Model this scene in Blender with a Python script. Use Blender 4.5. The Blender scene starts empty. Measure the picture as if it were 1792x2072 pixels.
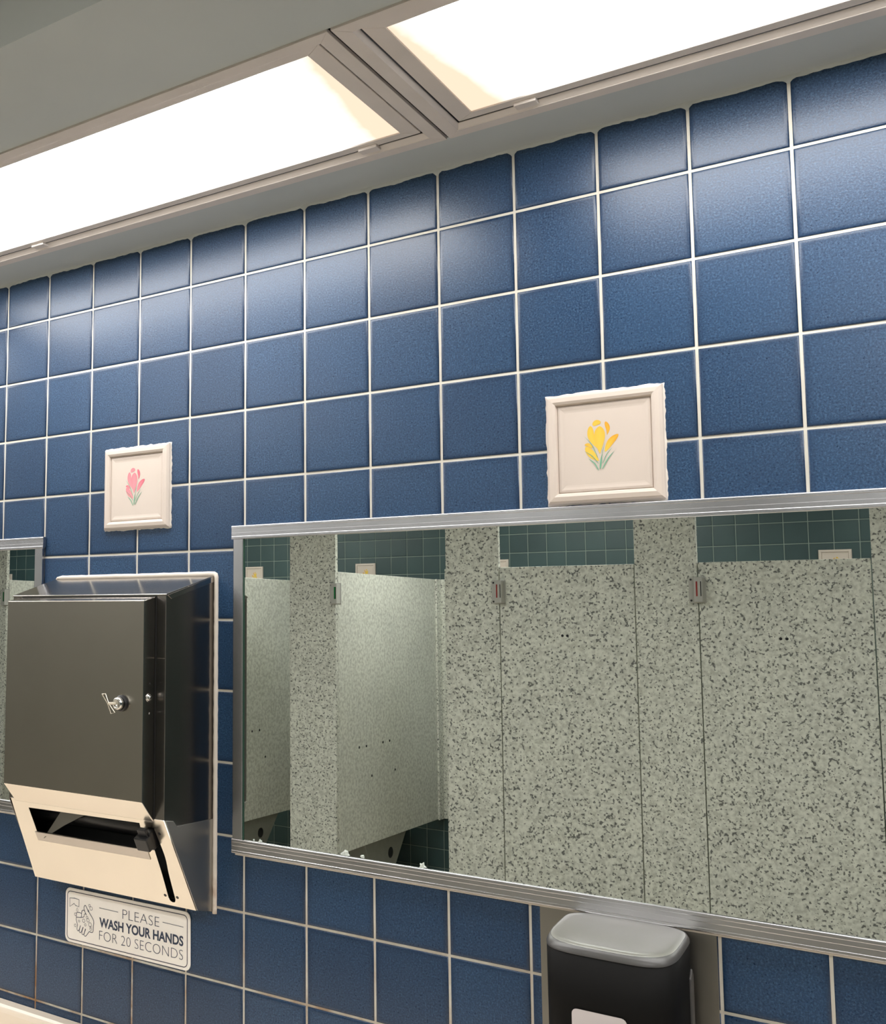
import bpy, bmesh, math, random
from mathutils import Vector, Matrix, noise

S = bpy.context.scene
COL = S.collection
random.seed(7)

# ---------------------------------------------------------------- camera, world, exposure
T = 0.11                                   # tile module in metres
cd = bpy.data.cameras.new('camera')
cam = bpy.data.objects.new('camera', cd)
COL.objects.link(cam)
cd.sensor_fit = 'HORIZONTAL'
cd.sensor_width = 36.0
cd.lens = 2112.861 / 1792 * 36.0
cd.shift_x = (896 - 428.503) / 1792        # the photo is the right-hand part of a wider frame
cd.shift_y = (1051.495 - 1036) / 1792
cd.clip_start = 0.02
right = Vector((0.8047, 0.5936, 0.0054)).normalized()
fwd = Vector((-0.5914, 0.8009, 0.0940)).normalized()
up = right.cross(fwd).normalized()
right = fwd.cross(up).normalized()
m = Matrix((right, up, -fwd)).transposed().to_4x4()
m.translation = Vector((1.4735, -1.3386, 1.53))
cam.matrix_world = m
S.camera = cam

W = bpy.data.worlds.new('world')
S.world = W
W.use_nodes = True
W.node_tree.nodes['Background'].inputs[0].default_value = (0.6, 0.62, 0.6, 1)
W.node_tree.nodes['Background'].inputs[1].default_value = 0.02

LENS_POWER = 8.8                           # radiance of the fluorescent lenses over the mirrors
AISLE_FILL_POWER = 15.0                          # radiance of the unseen lights added in the aisle
STALL_FILL_POWER = 10.5                          # radiance of the unseen lights added over the stalls
S.view_settings.view_transform = 'Standard'
S.view_settings.look = 'None'
S.view_settings.gamma = 1.0
S.view_settings.use_curve_mapping = False
S.view_settings.exposure = 0.5
try:
    S.cycles.use_denoising = True
    S.cycles.max_bounces = 10
    S.cycles.diffuse_bounces = 6
    S.cycles.glossy_bounces = 6
    S.cycles.sample_clamp_indirect = 6.0
    S.cycles.caustics_reflective = True
    S.cycles.blur_glossy = 0.6
except Exception:
    pass

# ---------------------------------------------------------------- node helpers
def new_mat(name):
    mt = bpy.data.materials.new(name)
    mt.use_nodes = True
    nt = mt.node_tree
    return mt, nt, nt.nodes['Principled BSDF']

def setp(b, **k):
    for n, v in k.items():
        n = n.replace('_', ' ')
        if n in b.inputs:
            b.inputs[n].default_value = v

def rgb(r, g, b):
    f = lambda c: (c / 255 / 12.92) if c / 255 <= 0.04045 else ((c / 255 + 0.055) / 1.055) ** 2.4
    return (f(r), f(g), f(b), 1)

def N(nt, typ, **k):
    n = nt.nodes.new(typ)
    for a, v in k.items():
        setattr(n, a, v)
    return n

def math_n(nt, op, a, b=None, clamp=False):
    n = N(nt, 'ShaderNodeMath', operation=op, use_clamp=clamp)
    for i, v in enumerate((a, b)):
        if v is None:
            continue
        if isinstance(v, (int, float)):
            n.inputs[i].default_value = v
        else:
            nt.links.new(v, n.inputs[i])
    return n.outputs[0]

def mixc(nt, fac, a, b, blend='MIX'):
    n = N(nt, 'ShaderNodeMix', data_type='RGBA', blend_type=blend)
    for i, v in ((0, fac), (6, a), (7, b)):
        if isinstance(v, (int, float)):
            n.inputs[i].default_value = v
        elif isinstance(v, tuple):
            n.inputs[i].default_value = v
        else:
            nt.links.new(v, n.inputs[i])
    return n.outputs[2]

def noise_n(nt, vec, scale, detail=2.0, rough=0.5):
    n = N(nt, 'ShaderNodeTexNoise')
    n.inputs['Scale'].default_value = scale
    n.inputs['Detail'].default_value = detail
    n.inputs['Roughness'].default_value = rough
    if vec is not None:
        nt.links.new(vec, n.inputs['Vector'])
    return n.outputs['Fac']

def ramp(nt, fac, stops):
    n = N(nt, 'ShaderNodeValToRGB')
    e = n.color_ramp.elements
    while len(e) > 1:
        e.remove(e[-1])
    e[0].position, e[0].color = stops[0]
    for p, c in stops[1:]:
        k = e.new(p)
        k.color = c
    nt.links.new(fac, n.inputs[0])
    return n.outputs[0]

def objco(nt):
    return N(nt, 'ShaderNodeTexCoord').outputs['Object']

def plain(name, col, rough=0.5, metal=0.0, var=0.06, scale=30.0, bump=0.0, **k):
    """a surface of one colour with slight uneven wear"""
    mt, nt, b = new_mat(name)
    co = objco(nt)
    f = noise_n(nt, co, scale, 3)
    lo = tuple(c * (1 - var) for c in col[:3]) + (1,)
    hi = tuple(min(1, c * (1 + var)) for c in col[:3]) + (1,)
    nt.links.new(ramp(nt, f, [(0.3, lo), (0.7, hi)]), b.inputs['Base Color'])
    setp(b, Roughness=rough, Metallic=metal, **k)
    if bump:
        bp = N(nt, 'ShaderNodeBump')
        bp.inputs['Strength'].default_value = bump
        bp.inputs['Distance'].default_value = 0.001
        nt.links.new(noise_n(nt, co, scale * 8, 3), bp.inputs['Height'])
        nt.links.new(bp.outputs[0], b.inputs['Normal'])
    return mt

def tile_mat(name, dark, mid, light, x0, z0, rough=0.36, speck=430.0, axis=0):
    mt, nt, b = new_mat(name)
    co = objco(nt)
    sp = N(nt, 'ShaderNodeSeparateXYZ')
    nt.links.new(co, sp.inputs[0])
    tx = math_n(nt, 'DIVIDE', math_n(nt, 'SUBTRACT', sp.outputs[axis], x0), T)
    tz = math_n(nt, 'DIVIDE', math_n(nt, 'SUBTRACT', sp.outputs[2], z0), T)
    u, v = math_n(nt, 'FRACT', tx), math_n(nt, 'FRACT', tz)
    eu = math_n(nt, 'ABSOLUTE', math_n(nt, 'SUBTRACT', u, 0.5))
    ev = math_n(nt, 'ABSOLUTE', math_n(nt, 'SUBTRACT', v, 0.5))
    edge = math_n(nt, 'MAXIMUM', eu, ev)                      # 0 centre .. 0.5 edge: glaze pools thin at the rim
    em = N(nt, 'ShaderNodeMapRange')
    em.inputs[1].default_value, em.inputs[2].default_value = 0.40, 0.487
    nt.links.new(edge, em.inputs[0])
    cid = N(nt, 'ShaderNodeCombineXYZ')
    nt.links.new(math_n(nt, 'FLOOR', tx), cid.inputs[0])
    nt.links.new(math_n(nt, 'FLOOR', tz), cid.inputs[1])
    wn = N(nt, 'ShaderNodeTexWhiteNoise', noise_dimensions='3D')
    nt.links.new(cid.outputs[0], wn.inputs[0])
    fine = noise_n(nt, co, speck, 3, 0.7)
    big = noise_n(nt, co, 9.0, 3)
    c = ramp(nt, fine, [(0.30, dark), (0.52, mid), (0.72, light)])
    c = mixc(nt, math_n(nt, 'MULTIPLY', em.outputs[0], 0.75), c, dark)
    br = math_n(nt, 'ADD', math_n(nt, 'MULTIPLY', wn.outputs[0], 0.34), math_n(nt, 'MULTIPLY', big, 0.5))
    c = mixc(nt, 1.0, c, ramp(nt, br, [(0.0, (0.72, 0.72, 0.75, 1)), (0.84, (1.25, 1.25, 1.2, 1))]), 'MULTIPLY')
    nt.links.new(c, b.inputs['Base Color'])
    r = math_n(nt, 'ADD', math_n(nt, 'MULTIPLY', fine, 0.16), rough - 0.08)
    nt.links.new(r, b.inputs['Roughness'])
    bp = N(nt, 'ShaderNodeBump')
    bp.inputs['Strength'].default_value = 0.16
    bp.inputs['Distance'].default_value = 0.001
    nt.links.new(fine, bp.inputs['Height'])
    nt.links.new(bp.outputs[0], b.inputs['Normal'])
    return mt

def grout_mat(name, clean, dirty, low=0.0, zr=(1.15, 0.86), amb=0.12):
    """cement grout, grimier in blotches and near the counter"""
    mt, nt, b = new_mat(name)
    co = objco(nt)
    sp = N(nt, 'ShaderNodeSeparateXYZ')
    nt.links.new(co, sp.inputs[0])
    h = N(nt, 'ShaderNodeMapRange')
    h.inputs[1].default_value, h.inputs[2].default_value = zr
    nt.links.new(sp.outputs[2], h.inputs[0])
    nz = noise_n(nt, co, 14.0, 4, 0.65)
    blot = N(nt, 'ShaderNodeMapRange')
    blot.inputs[1].default_value, blot.inputs[2].default_value = 0.42, 0.66
    nt.links.new(nz, blot.inputs[0])
    f = math_n(nt, 'MULTIPLY', blot.outputs[0], math_n(nt, 'ADD', math_n(nt, 'MULTIPLY', h.outputs[0], low), amb))
    nt.links.new(mixc(nt, f, clean, dirty), b.inputs['Base Color'])
    setp(b, Roughness=0.85)
    return mt

def granite_mat(name, fleck=0.86):
    """moulded partition plastic: pale grey with dark flecks"""
    mt, nt, b = new_mat(name)
    co = objco(nt)
    oi = N(nt, 'ShaderNodeObjectInfo')
    off = N(nt, 'ShaderNodeVectorMath', operation='ADD')
    sc = N(nt, 'ShaderNodeVectorMath', operation='SCALE')
    sc.inputs['Scale'].default_value = 9.0
    cx = N(nt, 'ShaderNodeCombineXYZ')
    for i in range(3):
        nt.links.new(oi.outputs['Random'], cx.inputs[i])
    nt.links.new(cx.outputs[0], sc.inputs[0])
    nt.links.new(co, off.inputs[0])
    nt.links.new(sc.outputs[0], off.inputs[1])
    v = off.outputs[0]
    n1 = noise_n(nt, v, 100.0, 1.5, 0.45)
    n2 = noise_n(nt, v, 60.0, 2.0, 0.5)
    n3 = noise_n(nt, v, 6.0, 2.0)
    base = ramp(nt, n2, [(0.36, rgb(200, 200, 190)), (0.5, rgb(220, 221, 211)), (0.62, rgb(233, 233, 223))])
    fl = ramp(nt, n1, [(0.335, (1, 1, 1, 1)), (0.43, (0, 0, 0, 1))])
    c = mixc(nt, math_n(nt, 'MULTIPLY', fl, fleck), base, rgb(74, 74, 76))
    c = mixc(nt, 1.0, c, ramp(nt, n3, [(0.3, (0.93, 0.93, 0.93, 1)), (0.7, (1.0, 1.0, 0.99, 1))]), 'MULTIPLY')
    nt.links.new(c, b.inputs['Base Color'])
    setp(b, Roughness=0.45)
    return mt

def metal_mat(name, col, rough, streak=(1, 1, 1), smear=0.08, aniso=0.0):
    mt, nt, b = new_mat(name)
    co = objco(nt)
    mp = N(nt, 'ShaderNodeMapping')
    mp.inputs['Scale'].default_value = streak
    nt.links.new(co, mp.inputs[0])
    f = noise_n(nt, mp.outputs[0], 60.0, 4, 0.6)
    g = noise_n(nt, co, 11.0, 3)
    nt.links.new(mixc(nt, g, tuple(c * 0.9 for c in col[:3]) + (1,), col), b.inputs['Base Color'])
    r = math_n(nt, 'ADD', math_n(nt, 'MULTIPLY', f, smear), rough - smear * 0.5)
    r = math_n(nt, 'ADD', r, math_n(nt, 'MULTIPLY', math_n(nt, 'SUBTRACT', g, 0.5), smear * 1.2))
    nt.links.new(r, b.inputs['Roughness'])
    setp(b, Metallic=1.0)
    return mt

def lens_mat(name, power, x_end0, x_end1, dim_stain=True):
    """lit acrylic diffuser; its ends have yellowed and browned with age"""
    mt, nt, b = new_mat(name)
    co = objco(nt)
    em = N(nt, 'ShaderNodeEmission')
    em.inputs['Strength'].default_value = power
    em.inputs['Color'].default_value = (1.0, 0.985, 0.965, 1)
    nt.nodes.remove(b)
    nt.links.new(em.outputs[0], nt.nodes['Material Output'].inputs[0])
    if not dim_stain:
        return mt
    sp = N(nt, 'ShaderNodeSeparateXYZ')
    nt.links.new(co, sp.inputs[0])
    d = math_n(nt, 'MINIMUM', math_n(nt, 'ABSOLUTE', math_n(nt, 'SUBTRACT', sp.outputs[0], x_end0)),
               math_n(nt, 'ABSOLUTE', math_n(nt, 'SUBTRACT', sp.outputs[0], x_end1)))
    corner = math_n(nt, 'MULTIPLY', math_n(nt, 'ADD', sp.outputs[1], 0.37), 0.22)     # dimmed, yellowed zone widens towards the wall-side corner
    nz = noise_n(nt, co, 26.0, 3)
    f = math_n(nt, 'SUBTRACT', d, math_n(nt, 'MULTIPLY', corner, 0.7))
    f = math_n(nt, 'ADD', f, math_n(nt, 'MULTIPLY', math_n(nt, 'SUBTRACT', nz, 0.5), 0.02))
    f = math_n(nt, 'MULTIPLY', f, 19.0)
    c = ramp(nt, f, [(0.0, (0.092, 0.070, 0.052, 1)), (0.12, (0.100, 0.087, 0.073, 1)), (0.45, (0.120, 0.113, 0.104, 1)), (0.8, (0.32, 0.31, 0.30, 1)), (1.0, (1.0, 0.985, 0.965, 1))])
    nt.links.new(c, em.inputs['Color'])  # tube falloff at the ends painted into the emission, along with yellowing
    return mt

# ---------------------------------------------------------------- materials
M = {}
M['blue_tile'] = tile_mat('blue_glazed_tile', (0.006, 0.022, 0.060, 1), (0.017, 0.049, 0.110, 1), (0.050, 0.108, 0.195, 1), 0.0, 2.0776, 0.30)
M['teal_tile'] = tile_mat('teal_glazed_tile', (0.026, 0.052, 0.055, 1), (0.036, 0.068, 0.071, 1), (0.046, 0.084, 0.088, 1), 0.338, 2.03, 0.42)
M['teal_side'] = tile_mat('teal_glazed_tile_side', (0.026, 0.052, 0.055, 1), (0.036, 0.068, 0.071, 1), (0.046, 0.084, 0.088, 1), 0.0, 2.03, 0.42, axis=1)
M['grout'] = grout_mat('cream_grout', rgb(206, 202, 190), rgb(150, 112, 74), 1.0)
M['grout_teal'] = grout_mat('pale_grout', rgb(130, 142, 134), rgb(100, 100, 90), 0.2)
M['soffit'] = plain('soffit_paint', rgb(184, 189, 188), 0.55, var=0.03, scale=5)
M['ceiling'] = plain('ceiling_paint', rgb(196, 197, 190), 0.7, var=0.03, scale=5)
M['caulk'] = plain('white_caulk', rgb(215, 206, 194), 0.6, var=0.05, scale=60, bump=0.3)
M['old_caulk'] = grout_mat('aged_caulk', rgb(215, 206, 194), rgb(150, 96, 50), 1.0, (0.09, 0.0), 0.03)
M['floor'] = plain('floor_terrazzo', rgb(205, 196, 180), 0.4, var=0.15, scale=90)
M['counter'] = plain('cream_counter', rgb(238, 224, 206), 0.22, var=0.02, scale=12)
M['fixture'] = plain('fixture_enamel', rgb(212, 203, 196), 0.45, var=0.03, scale=20)
M['fixture_dark'] = plain('fixture_gap', (0.012, 0.011, 0.012, 1), 0.8)
M['chrome_frame'] = plain('brushed_aluminium', (0.50, 0.50, 0.52, 1), 0.27, 1.0, var=0.14, scale=7)
M['steel'] = metal_mat('brushed_steel', (0.46, 0.43, 0.40, 1), 0.19, (0.4, 3, 3), 0.03)
M['steel_front'] = metal_mat('brushed_steel_door', (0.335, 0.31, 0.27, 1), 0.30, (1, 1, 0.6), 0.012)  # steel colour darkened to carry the dim room it reflects
M['steel_low'] = metal_mat('brushed_steel_panel', (0.80, 0.745, 0.655, 1), 0.22, (0.5, 3, 3), 0.04)  # steel colour brightened and warmed to carry the counter's reflection
M['steel_plate'] = metal_mat('dull_steel_plate', (0.30, 0.285, 0.26, 1), 0.36, (6, 6, 0.6), 0.12)
M['side_steel'] = metal_mat('worn_side_steel', (0.52, 0.50, 0.47, 1), 0.36, (0.4, 3, 3), 0.03)
M['body_steel'] = metal_mat('dark_side_steel', (0.30, 0.275, 0.255, 1), 0.22, (0.4, 3, 3), 0.03)
M['key_metal'] = plain('bright_key_wire', rgb(235, 225, 208), 0.3, 0.5)
M['tear_steel'] = metal_mat('tear_bar_steel', (0.52, 0.48, 0.44, 1), 0.30, (0.5, 6, 6), 0.04)
M['polished'] = metal_mat('polished_steel', (0.8, 0.79, 0.76, 1), 0.14, (1, 1, 1), 0.04)
M['black'] = plain('black_plastic', (0.010, 0.010, 0.011, 1), 0.38, var=0.15)
M['black_matt'] = plain('black_recess', (0.006, 0.006, 0.006, 1), 0.7)
M['soap_black'] = plain('soap_black_plastic', (0.0045, 0.0042, 0.004, 1), 0.6, var=0.1, Specular_IOR_Level=0.14)
M['soap_grey'] = plain('soap_grey_trim', (0.075, 0.072, 0.070, 1), 0.36, var=0.1)
M['soap_silver'] = metal_mat('soap_silver_cover', (0.80, 0.79, 0.77, 1), 0.36, (1, 1, 1), 0.03)
M['soap_window'] = plain('soap_window', rgb(206, 198, 198), 0.3, var=0.02)
M['sign_white'] = plain('sign_white_enamel', rgb(250, 245, 238), 0.35, var=0.02)
M['sign_ink'] = plain('sign_navy_ink', (0.030, 0.045, 0.085, 1), 0.5)
M['sign_line'] = plain('sign_border_ink', (0.045, 0.042, 0.070, 1), 0.5)
M['plaque'] = plain('ivory_glazed_plaque', rgb(200, 187, 176), 0.3, var=0.015, scale=20)
M['granite'] = granite_mat('speckled_partition_plastic')
M['divider'] = granite_mat('pale_speckled_plastic', 0.16)
M['latch_grey'] = plain('latch_grey_plastic', rgb(186, 184, 178), 0.4)
M['latch_red'] = plain('latch_red', rgb(150, 38, 30), 0.4)
M['latch_green'] = plain('latch_green', rgb(20, 120, 62), 0.4)
M['bin_grey'] = plain('bin_grey_plastic', rgb(138, 138, 130), 0.5)
M['china'] = plain('white_china', rgb(240, 236, 228), 0.12, var=0.01)
M['chip'] = plain('chipped_silvering', rgb(205, 212, 205), 0.5, var=0.2, scale=300)
M['wax'] = M['china']

mt, nt, b = new_mat('mirror_silver')
setp(b, Metallic=1.0, Roughness=0.0)
b.inputs['Base Color'].default_value = (0.80, 0.84, 0.80, 1)
M['mirror'] = mt
mt, nt, b = new_mat('mirror_glass_edge')
setp(b, Roughness=0.15)
b.inputs['Base Color'].default_value = (0.03, 0.07, 0.05, 1)
M['glass_edge'] = mt

def petal_mat(name, base, tip):
    mt, nt, b = new_mat(name)
    at = N(nt, 'ShaderNodeVertexColor', layer_name='pigment')
    nt.links.new(mixc(nt, at.outputs[0], base, tip), b.inputs['Base Color'])
    setp(b, Roughness=0.35)
    return mt
M['yellow'] = petal_mat('yellow_petal_glaze', rgb(222, 188, 74), rgb(214, 150, 36))
M['pink'] = petal_mat('pink_petal_glaze', rgb(222, 140, 146), rgb(196, 84, 104))
M['leaf'] = plain('green_leaf_glaze', rgb(110, 160, 132), 0.4, var=0.2, scale=150)

# ---------------------------------------------------------------- mesh helpers
def wloc(p):
    v = Vector((0, 0, 0))
    while p is not None:
        v += p.location
        p = p.parent
    return v

def link_mesh(name, me, mats, parent=None, smooth=False):
    o = bpy.data.objects.new(name, me)
    COL.objects.link(o)
    for mm in (mats if isinstance(mats, (list, tuple)) else [mats]):
        me.materials.append(mm)
    if parent is not None:
        off = wloc(parent)
        if off.length > 0:
            me.transform(Matrix.Translation(-off))
        o.parent = parent
    if smooth:
        for p in me.polygons:
            p.use_smooth = True
    return o

def obj(name, bm, mats, parent=None, smooth=False, bevel=0.0, seg=2):
    """bm is in world coordinates; the object is shifted under its parent"""
    bmesh.ops.recalc_face_normals(bm, faces=bm.faces)
    me = bpy.data.meshes.new(name)
    bm.to_mesh(me)
    bm.free()
    o = link_mesh(name, me, mats, parent, smooth)
    if bevel:
        md = o.modifiers.new('bevel', 'BEVEL')
        md.width = bevel
        md.segments = seg
        md.limit_method = 'ANGLE'
        md.angle_limit = math.radians(35)
    return o

def thing(name, label, cat, loc=(0, 0, 0), group=None):
    o = bpy.data.objects.new(name, None)
    COL.objects.link(o)
    o.empty_display_size = 0.05
    o.location = loc
    o['label'] = label
    o['category'] = cat
    if group:
        o['group'] = group
    return o

def tag(o, label, cat, group=None):
    o['label'] = label
    o['category'] = cat
    if group:
        o['group'] = group
    return o

def struct(o):
    o['kind'] = 'structure'
    return o

def dup(root, loc, label):
    r = root.copy()
    COL.objects.link(r)
    r.location = loc
    r['label'] = label
    for ch in list(root.children):
        c = ch.copy()
        COL.objects.link(c)
        c.parent = r
        for g in list(ch.children):
            d = g.copy()
            COL.objects.link(d)
            d.parent = c
    return r

def box(bm, x0, x1, y0, y1, z0, z1):
    vs = [bm.verts.new((x, y, z)) for x in (x0, x1) for y in (y0, y1) for z in (z0, z1)]
    for f in ((0, 1, 3, 2), (4, 6, 7, 5), (0, 4, 5, 1), (2, 3, 7, 6), (0, 2, 6, 4), (1, 5, 7, 3)):
        bm.faces.new([vs[i] for i in f])
    return vs

def boxes(*bs):
    bm = bmesh.new()
    for q in bs:
        box(bm, *q)
    return bm

def extrude_poly(bm, pts, vec):
    """prism from a planar polygon (list of Vectors) along vec"""
    a = [bm.verts.new(p) for p in pts]
    b2 = [bm.verts.new(Vector(p) + Vector(vec)) for p in pts]
    n = len(a)
    bm.faces.new(a)
    bm.faces.new(b2[::-1])
    for i in range(n):
        bm.faces.new((a[i], a[(i + 1) % n], b2[(i + 1) % n], b2[i]))

def prism_x(pts_yz, x0, x1):
    bm = bmesh.new()
    extrude_poly(bm, [Vector((x0, y, z)) for y, z in pts_yz], (x1 - x0, 0, 0))
    return bm

def prism_z(pts_xy, z0, z1):
    bm = bmesh.new()
    extrude_poly(bm, [Vector((x, y, z0)) for x, y in pts_xy], (0, 0, z1 - z0))
    return bm

def tube(bm, pts, r, seg=10, rfun=None):
    pts = [Vector(p) for p in pts]
    rings = []
    n = len(pts)
    for i, p in enumerate(pts):
        d = (pts[min(i + 1, n - 1)] - pts[max(i - 1, 0)]).normalized()
        u = d.orthogonal().normalized() if i == 0 else (u - d * u.dot(d)).normalized()
        w = d.cross(u)
        rr = rfun(i) if rfun else r
        rings.append([bm.verts.new(p + (u * math.cos(2 * math.pi * k / seg) + w * math.sin(2 * math.pi * k / seg)) * rr) for k in range(seg)])
    for a, b2 in zip(rings, rings[1:]):
        for k in range(seg):
            bm.faces.new((a[k], a[(k + 1) % seg], b2[(k + 1) % seg], b2[k]))
    bm.faces.new(rings[0][::-1])
    bm.faces.new(rings[-1])

def disc_stack(bm, c, axis, prof, seg=24):
    """lathe: prof = [(distance along axis, radius)...]"""
    axis = Vector(axis).normalized()
    u = axis.orthogonal().normalized()
    w = axis.cross(u)
    c = Vector(c)
    rings = []
    for d, r in prof:
        rings.append([bm.verts.new(c + axis * d + (u * math.cos(2 * math.pi * k / seg) + w * math.sin(2 * math.pi * k / seg)) * max(r, 1e-5)) for k in range(seg)])
    for a, b2 in zip(rings, rings[1:]):
        for k in range(seg):
            bm.faces.new((a[k], a[(k + 1) % seg], b2[(k + 1) % seg], b2[k]))
    bm.faces.new(rings[0][::-1])
    bm.faces.new(rings[-1])

def loft(bm, rings, close0=True, close1=True):
    R = [[bm.verts.new(p) for p in r] for r in rings]
    n = len(R[0])
    for a, b2 in zip(R, R[1:]):
        for k in range(n):
            bm.faces.new((a[k], a[(k + 1) % n], b2[(k + 1) % n], b2[k]))
    if close0:
        bm.faces.new(R[0][::-1])
    if close1:
        bm.faces.new(R[-1])
    return R

def curve_plate(outer, holes, thick):
    """flat plate in the local XY plane with holes, thickness along Z"""
    cu = bpy.data.curves.new('plate', 'CURVE')
    cu.dimensions = '2D'
    cu.fill_mode = 'BOTH'
    cu.extrude = thick / 2
    for pts in [outer] + holes:
        s = cu.splines.new('POLY')
        s.points.add(len(pts) - 1)
        for p, q in zip(s.points, pts):
            p.co = (q[0], q[1], 0, 1)
        s.use_cyclic_u = True
    o = bpy.data.objects.new('plate', cu)
    COL.objects.link(o)
    bpy.context.view_layer.update()
    me = bpy.data.meshes.new_from_object(o.evaluated_get(bpy.context.evaluated_depsgraph_get()))
    bpy.data.objects.remove(o)
    bpy.data.curves.remove(cu)
    me.materials.clear()
    return me

def text_mesh(body, offset=0.0):
    cu = bpy.data.curves.new('lettering', 'FONT')
    cu.body = body
    cu.size = 1.0
    cu.offset = offset
    cu.resolution_u = 4
    o = bpy.data.objects.new('lettering', cu)
    COL.objects.link(o)
    bpy.context.view_layer.update()
    me = bpy.data.meshes.new_from_object(o.evaluated_get(bpy.context.evaluated_depsgraph_get()))
    bpy.data.objects.remove(o)
    bpy.data.curves.remove(cu)
    me.materials.clear()
    return me

def rrect(x0, x1, y0, y1, r, n=6):
    out = []
    for cx, cy, a0 in ((x1 - r, y1 - r, 0), (x0 + r, y1 - r, 90), (x0 + r, y0 + r, 180), (x1 - r, y0 + r, 270)):
        for k in range(n + 1):
            a = math.radians(a0 + 90 * k / n)
            out.append((cx + r * math.cos(a), cy + r * math.sin(a)))
    return out

# ---------------------------------------------------------------- tiled walls
def tile_wall(name, u0, u1, z0, z1, place, uo, zo, tile, grout, gap=0.0032, seed=1, cap=None):
    """individually pillowed tiles standing a hair proud of a grout bed; place(u, depth, z) -> world"""
    rnd = random.Random(seed)
    V, F, mi = [], [], []
    def add(pts, m):
        i = len(V)
        V.extend(place(*p) for p in pts)
        return i
    i = add([(u0, 0.0007, z0), (u1, 0.0007, z0), (u1, 0.0007, z1), (u0, 0.0007, z1)], 0)
    F.append((i, i + 1, i + 2, i + 3)); mi.append(1)
    c0, c1 = math.floor((u0 - uo) / T), math.ceil((u1 - uo) / T)
    r0, r1 = math.floor((z0 - zo) / T), math.ceil((z1 - zo) / T)
    for c in range(c0, c1):
        for r in range(r0, r1):
            a0, a1 = max(uo + c * T + gap / 2, u0), min(uo + (c + 1) * T - gap / 2, u1)
            b0, b1 = max(zo + r * T + gap / 2, z0), min(zo + (r + 1) * T - gap / 2, z1)
            if a1 - a0 < 0.004 or b1 - b0 < 0.004:
                continue
            j = [rnd.uniform(-0.00022, 0.00022) for _ in range(4)]
            idx = []
            for ins, d in ((0, 0.0), (0.0005, 0.0016), (0.0018, 0.0021), (0.0050, 0.0022)):
                k = add([(a0 + ins, d + j[0] * (d > 0), b0 + ins), (a1 - ins, d + j[1] * (d > 0), b0 + ins),
                         (a1 - ins, d + j[2] * (d > 0), b1 - ins), (a0 + ins, d + j[3] * (d > 0), b1 - ins)], 0)
                idx.append(k)
            for p, q in zip(idx, idx[1:]):
                for s in range(4):
                    F.append((p + s, p + (s + 1) % 4, q + (s + 1) % 4, q + s)); mi.append(0)
            F.append((idx[-1], idx[-1] + 1, idx[-1] + 2, idx[-1] + 3)); mi.append(0)
    me = bpy.data.meshes.new(name)
    me.from_pydata(V, [], F)
    o = link_mesh(name, me, [tile, grout])
    for p, k in zip(me.polygons, mi):
        p.material_index = k
        p.use_smooth = (k == 0)
    return struct(o)

XW, XE = -5.30, 3.36
YB = -4.658
HC = 2.38
SOF = 2.165
tile_wall('wall_north', XW, XE, 0.0, SOF, lambda u, d, z: (u, -d, z), 0.0, 2.0776, M['blue_tile'], M['grout'], seed=3)
tile_wall('wall_south', XW, XE, 0.0, HC, lambda u, d, z: (-u + (XW + XE), YB + d, z), (XW + XE) - 0.338, 2.03, M['teal_tile'], M['grout_teal'], seed=4)
tile_wall('wall_west', YB, 0.0, 0.0, HC, lambda u, d, z: (XW + d, YB - u, z), 0.0, 2.03, M['teal_side'], M['grout_teal'], seed=5)
tile_wall('wall_east', YB, 0.0, 0.0, HC, lambda u, d, z: (XE - d, u, z), 0.0, 2.03, M['teal_side'], M['grout_teal'], seed=6)
struct(obj('floor', boxes((XW, XE, YB, 0, -0.05, 0.0)), M['floor']))
struct(obj('ceiling', boxes((XW, XE, YB, -0.584, HC, HC + 0.05)), M['ceiling']))

# soffit over the wash counter, with a cut-out row for the light fixtures
SY = -0.584
FX = [-1.505, -0.285, 0.935, 2.155, 3.36]          # seams between fixtures
FY0, FY1 = -0.087, -0.402
bm = boxes((XW, XE, FY0, 0.0, SOF, HC), (XW, XE, SY, FY1, SOF, HC), (XW, FX[0], FY1, FY0, SOF, HC),
           (FX[0], XE, FY1, FY0, SOF + 0.12, HC))
struct(obj('trim_1', bm, M['soffit']))
# ragged painted bead where the soffit meets the tiles
bm = bmesh.new()
prev = None
x = -0.6
while x < 2.4:
    tcol = abs(((x / T + 0.5) % 1.0) - 0.5)
    drop = 0.0042 + 0.0022 * noise.noise(Vector((x * 23, 1.3, 0))) + 0.0016 * noise.noise(Vector((x * 120, 4.3, 0)))
    if tcol < 0.06:
        drop += 0.006 * (1 - tcol / 0.06)
    dep = 0.0042 + 0.001 * noise.noise(Vector((x * 40, 9, 0)))
    row = [bm.verts.new((x, -0.0004, SOF - drop)), bm.verts.new((x, -dep * 0.75, SOF - drop * 0.8)), bm.verts.new((x, -dep, SOF + 0.0005))]
    if prev:
        for k in range(2):
            bm.faces.new((prev[k], row[k], row[k + 1], prev[k + 1]))
    prev = row
    x += 0.0035
struct(obj('trim_2', bm, M['soffit'], smooth=True))

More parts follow.
